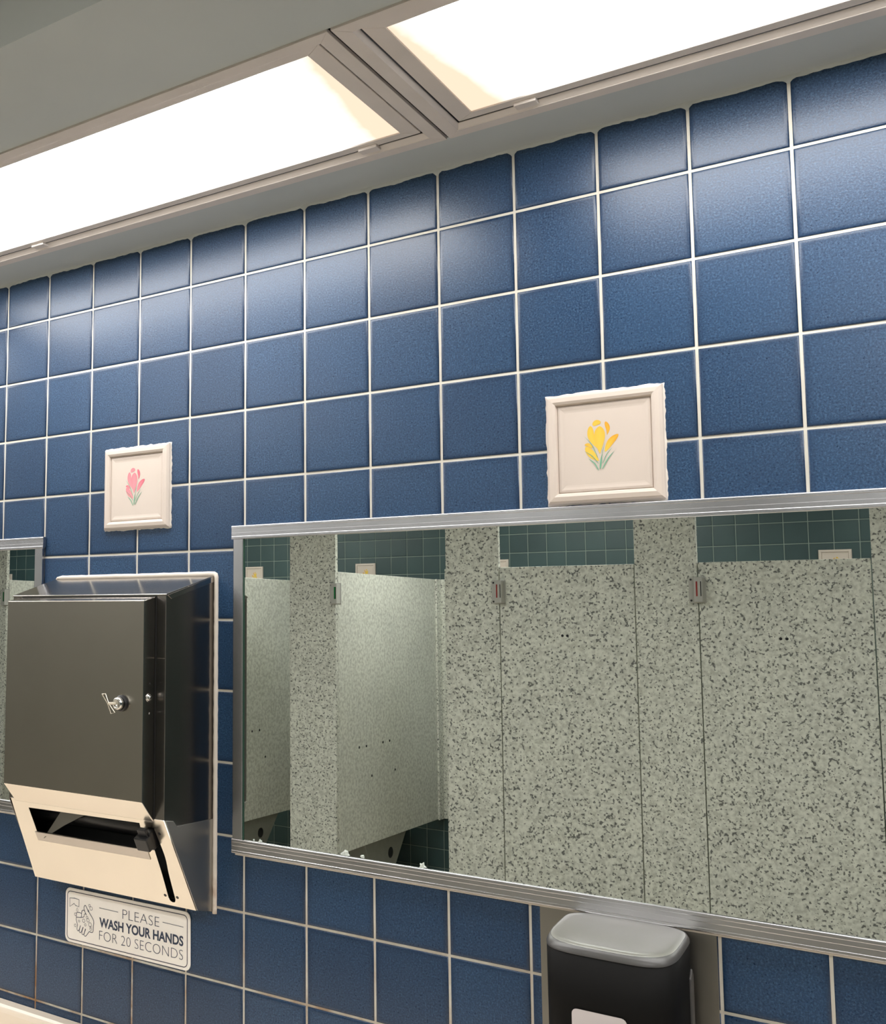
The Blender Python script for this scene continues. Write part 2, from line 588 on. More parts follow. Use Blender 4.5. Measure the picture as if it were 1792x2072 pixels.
# ---------------------------------------------------------------- stall row (seen in the mirrors)
YS = -3.368                                   # front face of the stalls
PIL = [(-4.72, -4.45), (-3.92, -3.65), (-3.12, -2.855), (-2.335, -2.06), (-1.475, -1.2), (-0.597, -0.335), (0.269, 0.517), (1.135, 1.378), (1.985, 2.24)]
PLAB = ['speckled grey stall pilaster at the far left end of the stall row',
        'speckled grey stall pilaster seen in the small mirror at the left edge, latch beside it',
        'speckled grey stall pilaster further left along the row, hidden between the two mirrors',
        'speckled grey stall pilaster just left of the big mirror view, before the first open stall',
        'speckled grey stall pilaster with the green latch, between the two open stalls in the mirror',
        'speckled grey stall pilaster left of the first closed door, its latch showing red',
        'speckled grey stall pilaster between the two closed stall doors in the mirror',
        'speckled grey stall pilaster cut by the right edge of the photo in the mirror',
        'speckled grey stall pilaster at the right end of the row, outside the frame']
OCC = {1: 'green', 4: 'green', 5: 'red', 6: 'red', 7: 'red'}

def latch(parent, x, state):
    z0, z1 = 1.603, 1.712
    c = x + (0.002 if state == 'green' else 0.0)
    base = obj('latch', boxes((c - 0.033, c + 0.033, YS - 0.0, YS + 0.006, z0, z1)), M['latch_grey'], parent, bevel=0.002)
    base['label'] = 'grey occupancy latch showing ' + state
    prof = [(c - 0.016, YS + 0.006), (c + 0.030, YS + 0.006), (c + 0.026, YS + 0.040), (c - 0.006, YS + 0.040)]
    obj('housing', prism_z(prof, z0 + 0.004, z1 - 0.004), M['latch_grey'], base, bevel=0.0015)
    a, b2 = (c + 0.002, c + 0.008)
    if state == 'green':
        a, b2 = c + 0.012, c + 0.019
    obj('indicator', boxes((a, b2, YS + 0.0398, YS + 0.0412, z0 + 0.028, z1 - 0.020)), M['latch_' + state], base)
    obj('slot', boxes((c + 0.019, c + 0.0225, YS + 0.0398, YS + 0.0408, z0 + 0.028, z1 - 0.020)), M['black_matt'], base)
    for zz in (z0 + 0.011, z1 - 0.011):
        bm = bmesh.new()
        disc_stack(bm, (c - 0.024, YS + 0.006, zz), (0, 1, 0), [(0, 0.0045), (0.0015, 0.004)], 14)
        obj('screw', bm, M['black'], base)

for i, (x0, x1) in enumerate(PIL):
    t = thing('toilet_partition_pilaster', PLAB[i], 'pilaster', ((x0 + x1) / 2, YS - 0.0125, 0.0), 'stall pilasters')
    obj('panel', boxes((x0, x1, YS - 0.025, YS, 0.0, 2.12)), M['granite'], t, bevel=0.002)
    obj('shoe', boxes((x0 - 0.004, x1 + 0.004, YS - 0.030, YS + 0.005, 0.0, 0.075)), M['steel'], t, bevel=0.001)
    if i in OCC:
        latch(t, x1, OCC[i])

DT, DB = 1.772, 0.35
DLAB = {5: 'closed speckled stall door left of centre in the mirror, red latch at its left',
        6: 'closed speckled stall door at the right side of the mirror, between two pilasters',
        7: 'closed speckled stall door beyond the right edge of the photo',
        0: 'closed speckled stall door at the far left end of the row',
        2: 'closed speckled stall door hidden between the two mirrors'}
for i in range(8):
    a, b2 = PIL[i][1], PIL[i + 1][0]
    if i in DLAB:
        t = thing('stall_door', DLAB[i], 'door', ((a + b2) / 2, YS - 0.0125, DB), 'stall doors')
        obj('panel', boxes((a + 0.004, b2 - 0.004, YS - 0.025, YS, DB, DT)), M['granite'], t, bevel=0.002)
        cx = (a + b2) / 2
        for dx in (-0.011, 0.011):
            bm = bmesh.new()
            disc_stack(bm, (cx + dx + (0.0 if i == 6 else -0.003), YS, 1.461), (0, 1, 0), [(0, 0.006), (0.002, 0.005)], 14)
            obj('hook_bolt', bm, M['black'], t)
    else:
        lab = {1: 'speckled stall door standing open in the stall seen by the small left mirror',
               3: 'speckled stall door standing open edge on, in the leftmost stall of the big mirror',
               4: 'speckled stall door standing open edge on, left of the wide pilaster beside the closed doors'}[i]
        t = thing('stall_door', lab, 'door', (b2, YS - 0.03, DB), 'stall doors')
        obj('panel', boxes((b2 - 0.018, b2 + 0.007, YS - 0.03 - (b2 - a - 0.01), YS - 0.027, DB, DT)), M['granite'], t, bevel=0.002)

PLABEL = {0: 'speckled divider panel at the far left end of the stalls',
          1: 'speckled divider panel behind the pilaster in the small left mirror',
          2: 'speckled divider panel hidden between the two mirrors',
          3: 'speckled divider panel inside the leftmost open stall, at the left edge of the big mirror',
          4: 'pale divider panel with a bright sheen inside the open stall, beside the green latch',
          5: 'speckled divider panel behind the first closed stall door',
          6: 'speckled divider panel behind the right closed stall door',
          7: 'speckled divider panel beyond the right edge of the photo'}
def partition(i):
    x1 = PIL[i][1]
    t = thing('stall_divider_panel', PLABEL[i], 'partition', (x1 - 0.0125, YS - 0.66, DB), 'stall dividers')
    obj('panel', boxes((x1 - 0.025, x1, YB + 0.05, YS - 0.027, DB, DT)), M['divider'], t, bevel=0.002)
    obj('wall_bracket', boxes((x1 - 0.062, x1 - 0.0255, YB + 0.004, YB + 0.055, DB - 0.004, DT + 0.001),
                              (x1 + 0.0005, x1 + 0.012, YB + 0.004, YB + 0.085, DB - 0.004, DT + 0.001),
                              (x1 + 0.012, x1 + 0.05, YB + 0.004, YB + 0.022, DB - 0.004, DT + 0.001)), M['granite'], t, bevel=0.002)
    if i in (3, 4):
        for yv, zv in ((3.60, 0.861), (3.678, 0.861), (3.868, 0.864), (3.947, 0.865), (3.737, 0.70), (4.01, 0.702)):
            bm = bmesh.new()
            disc_stack(bm, (x1, -0.008 - yv, zv), (1, 0, 0), [(0, 0.007), (0.002, 0.006)], 12)
            obj('bolt', bm, M['black'], t)
for i in range(8):
    partition(i)

# sanitary bins hung low on the far face of two dividers
def bin_at(x, label):
    t = thing('waste_bin', label, 'bin', (x - 0.08, -4.0, 0.12), 'grey bins in the stalls')
    xa, xb = x - 0.028, x - 0.14
    bm = bmesh.new()
    pts = [(-4.235, 0.55), (-4.235, 0.37), (-4.06, 0.16), (-3.80, 0.16), (-3.70, 0.37), (-3.70, 0.55)]
    extrude_poly(bm, [Vector((xa, y, z)) for y, z in pts], (xb - xa, 0, 0))
    obj('body', bm, M['bin_grey'], t, bevel=0.006)
    bm = bmesh.new()
    disc_stack(bm, (xa, -4.01, 0.252), (1, 0, 0), [(0, 0.030), (0.002, 0.026)], 20)
    obj('lock_cover', bm, M['black'], t)
bin_at(-1.2, 'grey tapered waste bin showing under the pale sheen divider in the mirror')
bin_at(-2.06, 'grey tapered waste bin showing under the divider at the left edge of the big mirror')

# toilets in the open stalls
def toilet(x, label):
    t = thing('toilet', label, 'toilet', (x, YB, 0.0), 'toilets in the open stalls')
    rings = []
    for z, hw, y0, y1 in ((0.10, 0.07, YB + 0.05, YB + 0.22), (0.16, 0.10, YB + 0.02, YB + 0.34), (0.27, 0.145, YB + 0.02, YB + 0.52), (0.36, 0.175, YB + 0.02, YB + 0.63), (0.385, 0.18, YB + 0.02, YB + 0.65)):
        ring = []
        for k in range(28):
            a = 2 * math.pi * k / 28
            cx, cy = math.cos(a), math.sin(a)
            sy = abs(cy) ** (0.6 if cy < 0 else 0.95) * (1 if cy > 0 else -1)
            ring.append((x + hw * cx, (y0 + y1) / 2 + (y1 - y0) / 2 * sy, z))
        rings.append(ring)
    inner = [[(x + (p[0] - x) * 0.72, (p[1] - (YB + 0.34)) * 0.72 + YB + 0.34, zz) for p in rings[-1]] for zz in (0.385, 0.30)]
    bm = bmesh.new()
    loft(bm, rings + inner)
    obj('bowl', bm, M['china'], t, smooth=True)
    bm = bmesh.new()
    so, si = [], []
    for k in range(40):
        a = 2 * math.pi * k / 40
        so.append((x + 0.185 * math.cos(a), YB + 0.41 + 0.255 * math.sin(a)))
        si.append((x + 0.115 * math.cos(a), YB + 0.42 + 0.175 * math.sin(a)))
    va = [[bm.verts.new((p[0], p[1], z)) for p in ring] for ring, z in ((so, 0.389), (so, 0.409), (si, 0.409), (si, 0.389))]
    for a, b3 in zip(va, va[1:] + va[:1]):
        for k in range(40):
            bm.faces.new((a[k], a[(k + 1) % 40], b3[(k + 1) % 40], b3[k]))
    obj('seat', bm, M['china'], t, smooth=False, bevel=0.004)
    bm = bmesh.new()
    tube(bm, [(x, YB + 0.08, 0.386), (x, YB + 0.08, 0.62), (x, YB + 0.08, 0.74)], 0.018, 12)
    tube(bm, [(x, YB + 0.004, 0.70), (x, YB + 0.08, 0.70)], 0.02, 12)
    disc_stack(bm, (x, YB + 0.08, 0.74), (0, 0, 1), [(0, 0.032), (0.05, 0.034), (0.07, 0.02)], 18)
    obj('flush_valve', bm, M['polished'], t, smooth=True)
toilet(-0.70, 'white toilet peeking out behind the pilaster in the open stall')
toilet(-1.57, 'white toilet in the leftmost open stall of the big mirror, hidden by a pilaster')

# ---------------------------------------------------------------- flower plaques
def spine(pts, n):
    out = []
    for k in range(n + 1):
        t = k / n * (len(pts) - 1)
        i = min(int(t), len(pts) - 2)
        f = t - i
        p0, p1, p2, p3 = (Vector(pts[max(i - 1, 0)]), Vector(pts[i]), Vector(pts[i + 1]), Vector(pts[min(i + 2, len(pts) - 1)]))
        out.append(0.5 * ((2 * p1) + (p2 - p0) * f + (2 * p0 - 5 * p1 + 4 * p2 - p3) * f * f + (3 * p1 - p0 - 3 * p2 + p3) * f ** 3))
    return out

def stroke(bm, pts, width, prof, to3, cl=None, tone=(0, 1), n=16):
    """painted brush stroke: tapering flat ribbon following a spine (mm units)"""
    sp = spine(pts, n)
    prev = None
    for k, p in enumerate(sp):
        d = (sp[min(k + 1, n)] - sp[max(k - 1, 0)]).normalized()
        nn = Vector((-d.y, d.x))
        t = k / n
        w = width / 2 * prof(t)
        row = [bm.verts.new(to3(p + nn * w)), bm.verts.new(to3(p)), bm.verts.new(to3(p - nn * w))]
        if prev:
            for q in range(2):
                f = bm.faces.new((prev[q], row[q], row[q + 1], prev[q + 1]))
                if cl is not None:
                    for lp in f.loops:
                        tt = t if lp.vert in row else (k - 1) / n
                        edge = 0.25 if lp.vert in (row[0], prev[0], row[2], prev[2]) else 0.0
                        vv = min(1.0, tone[0] + (tone[1] - tone[0]) * tt + edge)
                        lp[cl] = (vv, vv, vv, 1)
        prev = row

tear = lambda c, e=1.0: (lambda t: max(0.02, (math.sin(math.pi * min(1, t ** c))) ** e))
thin = lambda t: max(0.05, 1 - abs(2 * t - 1.2) ** 2 * 0.8) if t < 1 else 0.05

def plaque_thing(cx, cz, face, w, h, petal, label, group, y0=0.0, detail=True, xs=1.0):
    """face = -1: on the mirror wall (looks towards -y); +1: on the far wall"""
    t = thing('flower_tile', label, 'decorative tile', (cx, y0, cz - h / 2), group)
    P = lambda x, d, z: (cx + x * (-face), y0 + face * d, cz + z)
    n = 26 if detail else 1
    def ring(ins, d, jit=0.0):
        out = []
        x0, x1, z0, z1 = -w / 2 + ins, w / 2 - ins, -h / 2 + ins, h / 2 - ins
        for (ax, az), (bx, bz) in (((x0, z0), (x1, z0)), ((x1, z0), (x1, z1)), ((x1, z1), (x0, z1)), ((x0, z1), (x0, z0))):
            for k in range(n):
                f = k / n
                j = random.uniform(-jit, jit)
                ox = (1 if az != bz else 0) * j
                oz = (1 if az == bz else 0) * j
                out.append(P(ax + (bx - ax) * f + ox, d, az + (bz - az) * f + oz))
        return out
    if detail:
        bm = bmesh.new()
        loft(bm, [ring(-0.0016, 0.0004, 0.0012), ring(-0.0012, 0.0034, 0.0011), ring(0.001, 0.0052, 0.0005)], False, True)
        obj('grout_edge', bm, M['caulk'], t, smooth=True)
    bm = bmesh.new()
    prof = [(0.0002, 0.0004), (0.0002, 0.0062), (0.0012, 0.0080), (0.0040, 0.0104), (0.0095, 0.0112), (0.0128, 0.0098), (0.0140, 0.0070), (0.0146, 0.0054), (0.0154, 0.0066), (0.0180, 0.0070), (0.0215, 0.0064), (0.0240, 0.0062)]
    loft(bm, [ring(a, d) for a, d in prof], True, True)
    obj('plaque', bm, M['plaque'], t, smooth=False, bevel=0.0)
    to3 = lambda p: P(p.x / 1000 * xs, 0.0064, p.y / 1000)
    to3b = lambda p: P(p.x / 1000 * xs, 0.0066, p.y / 1000)
    bm = bmesh.new()
    cl = bm.loops.layers.color.new('pigment')
    for pts, wd, pr, tone, tt in (
        ([(-14.1, -1.0), (-19, 3.2), (-23.6, 3.4)], 4.2, tear(0.9, 0.7), (0.4, 0.6), to3),
        ([(-12.6, 27.2), (-8.5, 30.6), (-3.0, 30.2)], 6.6, tear(1.0, 0.55), (0.35, 0.5), to3),
        ([(4.4, 13.5), (5.6, 22), (2.6, 31.0)], 5.2, tear(1.5, 0.8), (0.7, 0.9), to3),
        ([(-7.3, -3.0), (-15.0, 12), (-15.8, 27.2)], 8.2, tear(1.5, 0.75), (0.05, 0.5), to3),
        ([(1.2, -7.5), (8.5, 5), (18.0, 13.4)], 8.0, tear(1.1, 0.8), (0.2, 0.95), to3),
        ([(-6.6, -18.0), (-15, -9.5), (-22.4, 1.0)], 8.8, tear(1.25, 0.7), (0.0, 0.35), to3),
        ([(-5.2, -9.5), (-5.0, 8), (-4.4, 25.8)], 13.4, tear(1.55, 0.8), (0.0, 0.5), to3b)):
        stroke(bm, pts, wd, pr, tt, cl, tone)
    obj('petals', bm, M[petal], t)
    bm = bmesh.new()
    to3c = lambda p: P(p.x / 1000 * xs, 0.0068, p.y / 1000)
    for pts, wd in (([(-24, 14.7), (-14, 1.9), (-7.5, -14.5)], 0.8), ([(-24.6, -4.1), (-14.5, -11.4), (-6.8, -21.9)], 0.9), ([(-19.7, -13.9), (-11.9, -21), (-7.1, -30.3)], 1.5),
                    ([(1.7, 4.8), (-1.5, -6.7), (-2.4, -12.5)], 0.7), ([(-2.3, -9.6), (-3.9, -19), (-5.1, -28.5)], 2.2), ([(10.5, -2.4), (3.1, -11), (-2.1, -22.3)], 0.9), ([(13.1, -7), (5.2, -15.6), (-2.8, -29.1)], 1.5)):
        stroke(bm, pts, wd, thin, to3c)
    obj('leaves', bm, M['leaf'], t)
    return t

plaque_thing(1.0995, 1.7475, -1, 0.1435, 0.1415, 'yellow', 'white tile with a yellow crocus resting on top of the big mirror frame', 'flower tiles by the mirrors')
plaque_thing(0.3310, 1.7490, -1, 0.1435, 0.1400, 'pink', 'white tile with a pink crocus on the blue wall above the towel dispenser', 'flower tiles by the mirrors')
FLAB = ['white flower tile on the teal wall over the stall behind the small left mirror',
        'white flower tile on the teal wall, hidden between the two mirrors',
        'white flower tile with yellow petals at the left end of the big mirror',
        'white flower tile on the teal wall above the pale sheen divider in the mirror',
        'white flower tile corner above the left closed stall door',
        'white flower tile showing above the right closed stall door']
for lx, la in zip((-5.06, -3.43, -2.571, -1.711, -0.840, 0.890), FLAB):
    plaque_thing(lx, 1.885 - 0.071, 1, 0.1435, 0.142, 'yellow', la, 'flower tiles over the stalls', YB + 0.002, detail=False)

# ---------------------------------------------------------------- light fixtures in the soffit
LLAB = ['fluorescent fixture in the soffit further left, beyond the frame',
        'long lit fluorescent fixture above the towel dispenser, its right end browned',
        'long lit fluorescent fixture at the top right above the big mirror',
        'fluorescent fixture in the soffit further right, beyond the frame']
def ring_prism(bm, x0, x1, y0, y1, wx, wy, z0, z1):
    """rectangular picture-frame ring: four mitred bars"""
    o = [(x0, y0), (x1, y0), (x1, y1), (x0, y1)]
    i = [(x0 + wx, y0 + wy), (x1 - wx, y0 + wy), (x1 - wx, y1 - wy), (x0 + wx, y1 - wy)]
    for k in range(4):
        q = (k + 1) % 4
        vs = []
        for z in (z0, z1):
            vs.append([bm.verts.new((p[0], p[1], z)) for p in (o[k], o[q], i[q], i[k])])
        a, b3 = vs
        bm.faces.new(a)
        bm.faces.new(b3[::-1])
        for s in range(4):
            bm.faces.new((a[s], a[(s + 1) % 4], b3[(s + 1) % 4], b3[s]))

for k in range(4):  # first and last fixtures are unseen, added for extra light
    x0, x1 = FX[k] + 0.0022, FX[k + 1] - 0.0022
    t = thing('ceiling_light', LLAB[k], 'ceiling light', ((x0 + x1) / 2, (FY0 + FY1) / 2, SOF), 'fluorescent fixtures in the soffit')
    bm = bmesh.new()
    ring_prism(bm, x0, x1, FY1, FY0, 0.018, 0.017, SOF - 0.0030, SOF + 0.0016)
    obj('flange', bm, M['fixture'], t, bevel=0.0005)
    bm = bmesh.new()
    ra = [(x0 + 0.0181, FY1 + 0.0171), (x1 - 0.0181, FY1 + 0.0171), (x1 - 0.0181, FY0 - 0.0171), (x0 + 0.0181, FY0 - 0.0171)]
    rb = [(x0 + 0.0218, FY1 + 0.0205), (x1 - 0.0218, FY1 + 0.0205), (x1 - 0.0218, FY0 - 0.0250), (x0 + 0.0218, FY0 - 0.0250)]
    rings = [[(x, y, SOF - 0.0022) for x, y in ra], [(x, y, SOF + 0.0024) for x, y in rb], [(x, y, SOF + 0.0032) for x, y in rb], [(x, y, SOF + 0.0032) for x, y in ra]]
    R = loft(bm, rings, False, False)
    for q in range(4):
        bm.faces.new((R[3][q], R[3][(q + 1) % 4], R[0][(q + 1) % 4], R[0][q]))
    obj('inner_lip', bm, M['fixture'], t)
    bm = bmesh.new()
    ring_prism(bm, x0 + 0.0245, x1 - 0.0245, FY1 + 0.0235, FY0 - 0.0285, 0.0225, 0.0145, SOF + 0.0020, SOF + 0.0060)
    obj('lens_frame', bm, M['fixture'], t, bevel=0.0008)
    obj('housing', boxes((x0, x1, FY1 + 0.001, FY0 - 0.001, SOF + 0.03, SOF + 0.10), (x0, x1, FY0 - 0.003, FY0 - 0.001, SOF + 0.002, SOF + 0.03), (x0, x1, FY1 + 0.001, FY1 + 0.003, SOF + 0.002, SOF + 0.03),
                         (x0, x0 + 0.002, FY1 + 0.003, FY0 - 0.003, SOF + 0.002, SOF + 0.03), (x1 - 0.002, x1, FY1 + 0.003, FY0 - 0.003, SOF + 0.002, SOF + 0.03)), M['fixture_dark'], t)
    lx0, lx1 = x0 + 0.0465, x1 - 0.0465
    bm = bmesh.new()
    box(bm, lx0, lx1, FY1 + 0.0375, FY0 - 0.0425, SOF + 0.0040, SOF + 0.0070)
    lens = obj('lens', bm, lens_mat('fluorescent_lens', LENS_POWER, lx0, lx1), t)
    # keep the object's own coordinates in step with the world ones used by the painted end dimming
    off = wloc(t)
    lens.data.transform(Matrix.Translation(off))
    lens.location = -off
    clips = {1: [0.8327, 0.2], 2: [1.0493, 1.9]}.get(k, [x0 + 0.12, x1 - 0.12])
    for cx in clips:
        bm = boxes((cx - 0.014, cx + 0.014, -0.122, -0.108, SOF - 0.002, SOF + 0.0025))
        c = obj('latch', bm, M['fixture'], t, bevel=0.001)

# unseen fill lights added to brighten the stalls: one row along the aisle, one row over the stalls
for ly, hw, pw, grp, wh in ((-1.70, 0.15, AISLE_FILL_POWER, 'ceiling lights along the aisle', 'aisle'), (-3.78, 0.20, STALL_FILL_POWER, 'ceiling lights over the stalls', 'stalls')):
    for lx, side in (((-3.3, 'left'), (-0.75, 'middle'), (1.8, 'right')) if wh == 'aisle' else ((-4.35, 'far left'), (-2.3, 'left'), (-0.35, 'middle'), (1.7, 'right'))):
        t = thing('ceiling_light', 'rectangular ceiling light over the %s part of the %s, outside the photo' % (side, wh), 'ceiling light', (lx, ly, HC), grp)
        bm = bmesh.new()
        ring_prism(bm, lx - 0.62, lx + 0.62, ly - hw, ly + hw, 0.03, 0.03, HC - 0.012, HC)
        obj('frame', bm, M['fixture'], t, bevel=0.001)
        obj('lens', boxes((lx - 0.59, lx + 0.59, ly - hw + 0.03, ly + hw - 0.03, HC - 0.008, HC - 0.002)), lens_mat('troffer_lens', pw, 0, 0, False), t)  # lens of the added fill light

# ---------------------------------------------------------------- mirrors
TOPP = [(-0.0005, 0), (-0.0080, 0), (-0.0088, -0.0010), (-0.0088, -0.0040), (-0.0085, -0.0046), (-0.0085, -0.0110), (-0.0087, -0.0116), (-0.0087, -0.0165), (-0.0090, -0.0172), (-0.0090, -0.0205), (-0.0084, -0.0213), (-0.0052, -0.0213), (-0.0005, -0.018)]
def mirror(x0, x1, z0, z1, label, yaw=0.0):
    t = thing('wall_mirror', label, 'mirror', ((x0 + x1) / 2, -0.0025, z0))
    o = -0.0025
    obj('top_rail', prism_x([(y + o, z1 + z) for y, z in TOPP], x0 - 0.003, x1 + 0.003), M['chrome_frame'], t, bevel=0.0006)
    obj('bottom_rail', prism_x([(y + o, z0 - z) for y, z in TOPP], x0 - 0.001, x1 + 0.001), M['chrome_frame'], t, bevel=0.0006)
    for a, b3 in ((x0, x0 + 0.0185), (x1 - 0.0185, x1)):
        obj('stile', boxes((a, b3, -0.0080 + o, o, z0 + 0.0200, z1 - 0.0200)), M['chrome_frame'], t, bevel=0.0012)
    g = obj('glass', boxes((x0 + 0.012, x1 - 0.012, -0.0060 + o, -0.001 + o, z0 + 0.012, z1 - 0.012)), M['mirror'], t)
    obj('caulk_line', boxes((x0 + 0.002, x1 - 0.002, -0.0060, -0.0012, z0 - 0.0035, z0 + 0.0005)), M['caulk'], t, bevel=0.001)
    # dark edge strip of the glass in the left channel
    obj('glass_edge', boxes((x0 + 0.0187, x0 + 0.0205, -0.0070 + o, -0.0062 + o, z0 + 0.021, z1 - 0.021)), M['glass_edge'], t)
    return t
mm = mirror(0.5342, 1.4495, 1.1755, 1.6740, 'large aluminium framed wall mirror reflecting the row of toilet stalls')
for cx, sx, sz in ((0.5846, 0.008, 0.0045), (0.573, 0.003, 0.003), (0.7298, 0.021, 0.008), (0.7565, 0.010, 0.005), (0.8463, 0.014, 0.008)):
    bm = bmesh.new()
    n = 11
    ring = []
    for k in range(n):
        a = 2 * math.pi * k / n
        r = random.uniform(0.45, 1.0)
        ring.append((cx + math.cos(a) * sx / 2 * r, -0.0088, 1.1985 + abs(math.sin(a)) ** 1.0 * (1 if math.sin(a) > 0 else -0.35) * sz * r))
    loft(bm, [ring, [(cx + (p[0] - cx) * 0.7, -0.0096 + random.uniform(-.0004, .0004), 1.1985 + (p[2] - 1.1985) * 0.7) for p in ring]])
    o = obj('silvering_chip', bm, M['chip'], mm)
ml = mirror(-0.802, 0.1130, 1.1800, 1.6745, 'aluminium framed wall mirror cut off at the left edge, behind the towel dispenser')

# ---------------------------------------------------------------- paper towel dispenser
YF = -0.1153                                   # front plane of the body; the box narrows a little towards the room
def bxr(y, o=0.0): return 0.4925 - 0.0066 * (y / YF) + o
def bxl(y, o=0.0): return 0.1430 + 0.0125 * (y / YF) - o
t = thing('paper_towel_dispenser', 'brushed steel paper towel dispenser on the blue wall left of the big mirror', 'towel dispenser', (0.318, 0.0, 1.08))
def slab(bm, prof, fx, thick, o=0.0):
    """sheet-metal side: polygon in (y, z) whose x follows the taper fx, given a thickness in x"""
    a = [bm.verts.new((fx(y, o), y, z)) for y, z in prof]
    b2 = [bm.verts.new((fx(y, o) + thick, y, z)) for y, z in prof]
    bm.faces.new(a)
    bm.faces.new(b2[::-1])
    for k in range(len(a)):
        q = (k + 1) % len(a)
        bm.faces.new((a[k], a[q], b2[q], b2[k]))
def wide(bm, prof, ol=0.0, orr=0.0):
    """sheet spanning the full width: polygon in (y, z) swept from the left taper to the right one"""
    a = [bm.verts.new((bxl(y, ol), y, z)) for y, z in prof]
    b2 = [bm.verts.new((bxr(y, orr), y, z)) for y, z in prof]
    bm.faces.new(a)
    bm.faces.new(b2[::-1])
    for k in range(len(a)):
        q = (k + 1) % len(a)
        bm.faces.new((a[k], a[q], b2[q], b2[k]))
side = [(-0.003, 1.596), (YF, 1.5640), (YF, 1.2315), (-0.040, 1.0901), (-0.003, 1.080)]
bm = bmesh.new()
slab(bm, side, bxr, -0.0012)
slab(bm, side, bxl, 0.0012)
wide(bm, [(-0.040, 1.0901), (-0.003, 1.080), (-0.003, 1.0812), (-0.0395, 1.0913)])
box(bm, 0.1560, 0.4855, YF, YF + 0.0012, 1.47, 1.5638)
box(bm, 0.1560, 0.1900, YF, YF + 0.0012, 1.2320, 1.47)
box(bm, 0.4520, 0.4855, YF, YF + 0.0012, 1.2320, 1.47)
obj('body', bm, M['body_steel'], t, bevel=0.0009)
bm = bmesh.new()
wide(bm, [(-0.002, 1.5982), (YF - 0.0008, 1.5662), (YF - 0.0008, 1.5638), (YF + 0.0006, 1.5638), (YF + 0.0006, 1.5648), (-0.002, 1.5968)], 0.0012, 0.0012)
fl = [(-0.002, 1.5968), (YF + 0.002, 1.5645), (YF + 0.011, 1.5585), (-0.002, 1.5880)]
slab(bm, fl, bxr, 0.0011, 0.0001)
slab(bm, fl, bxl, -0.0011, 0.0001)
obj('top_plate', bm, M['steel'], t, bevel=0.0008, seg=3)
# door: shallow pan with a slanted lower edge
DX0, DX1, DY = 0.1715, 0.4663, -0.1430
dp = [(YF - 0.0004, 1.5626), (DY, 1.5563), (DY, 1.2602), (YF - 0.0006, 1.2290)]
bm = bmesh.new()
extrude_poly(bm, [Vector((DX0, y, z)) for y, z in dp], (DX1 - DX0, 0, 0))
door = obj('door', bm, [M['steel_front'], M['steel'], M['steel_low']], t, bevel=0.0013, seg=3)
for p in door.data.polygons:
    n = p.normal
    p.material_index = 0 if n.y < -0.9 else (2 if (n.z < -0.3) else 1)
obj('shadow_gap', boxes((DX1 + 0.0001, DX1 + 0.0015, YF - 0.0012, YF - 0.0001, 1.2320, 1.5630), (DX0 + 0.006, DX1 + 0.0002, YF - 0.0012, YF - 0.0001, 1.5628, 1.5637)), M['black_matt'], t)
# lock cam with key plate on the door face
lk = bmesh.new()
disc_stack(lk, (0.4250, DY, 1.4025), (0, -1, 0), [(0, 0.0125), (0.003, 0.0120), (0.0045, 0.0100)], 28)
obj('lock', lk, M['black'], door)
lk = bmesh.new()
disc_stack(lk, (0.4250, DY - 0.004, 1.4025), (0, -1, 0), [(0, 0.0098), (0.007, 0.0094), (0.009, 0.0080), (0.0095, 0.0055), (0.0075, 0.0045)], 28)
obj('lock_cylinder', lk, M['polished'], door, smooth=True)
bm = bmesh.new()
kp = [(-0.0038, 0.0150), (0.0034, 0.0150), (0.0012, 0.0), (0.0050, -0.0150), (-0.0034, -0.0155), (-0.0012, 0.0)]
ca, sa = math.cos(math.radians(17)), math.sin(math.radians(17))
kc = (0.4130, DY - 0.0175, 1.4025)
kout = [Vector((kc[0] + a * ca - b3 * 0.50, kc[1] - 0.10 * b3, kc[2] + a * 0.15 + b3 * 0.92)) for a, b3 in kp]
tube(bm, kout + [kout[0]], 0.0007, 6)
tube(bm, [kc, (kc[0] + 0.0110, kc[1] + 0.0075, kc[2])], 0.0021, 8)
obj('key', bm, M['key_metal'], door)
bm = bmesh.new()
disc_stack(bm, (DX1, -0.1300, 1.4118), (1, 0, 0), [(0, 0.0064), (0.0012, 0.0060), (0.0012, 0.0048), (0.0026, 0.0042), (0.0030, 0.0026), (0.0038, 0.0022)], 22)
obj('door_catch', bm, M['polished'], door)
for zz, mk in ((1.4324, 'black_matt'), (1.3884, 'polished')):
    bm = bmesh.new()
    disc_stack(bm, (DX1 - 0.0001, -0.1280, zz), (1, 0, 0), [(0, 0.0016), (0.0006, 0.0012)], 12)
    obj('rivet', bm, M[mk], door)
# lower slanted panel with paper slot and lever slot
L, dy, dz = 0.1620, 0.4648, -0.8854
PB = (YF, 1.2335)
def sm(pts, n=24):
    return [(p.x, p.y) for p in spine([tuple(q) + (0,) for q in pts], n)]
slot = [(0.1962, 0.0146), (0.4353, 0.0106), (0.4290, 0.0605), (0.1944, 0.0620)]
ll = sm([(0.4500, 0.016), (0.4475, 0.050), (0.4455, 0.100), (0.4420, 0.146)])
rr = sm([(0.4550, 0.149), (0.4596, 0.100), (0.4640, 0.066), (0.4615, 0.016)])
end = [(0.4432, 0.1525), (0.4470, 0.1550), (0.4520, 0.1540)]
me = curve_plate([(0.1612, 0.0), (0.4862, 0.0), (0.4900, L), (0.1446, L)], [slot, ll + end + rr], 0.0012)
nrm = Vector((0, dz, -dy)).normalized()            # outward normal (down and towards the room)
mat = Matrix((Vector((1, 0, 0)), Vector((0, dy, dz)), nrm)).transposed().to_4x4()
mat.translation = Vector((0, PB[0], PB[1])) + nrm * 0.0008
me.transform(mat)
lower = link_mesh('lower_panel', me, M['steel_low'], t)
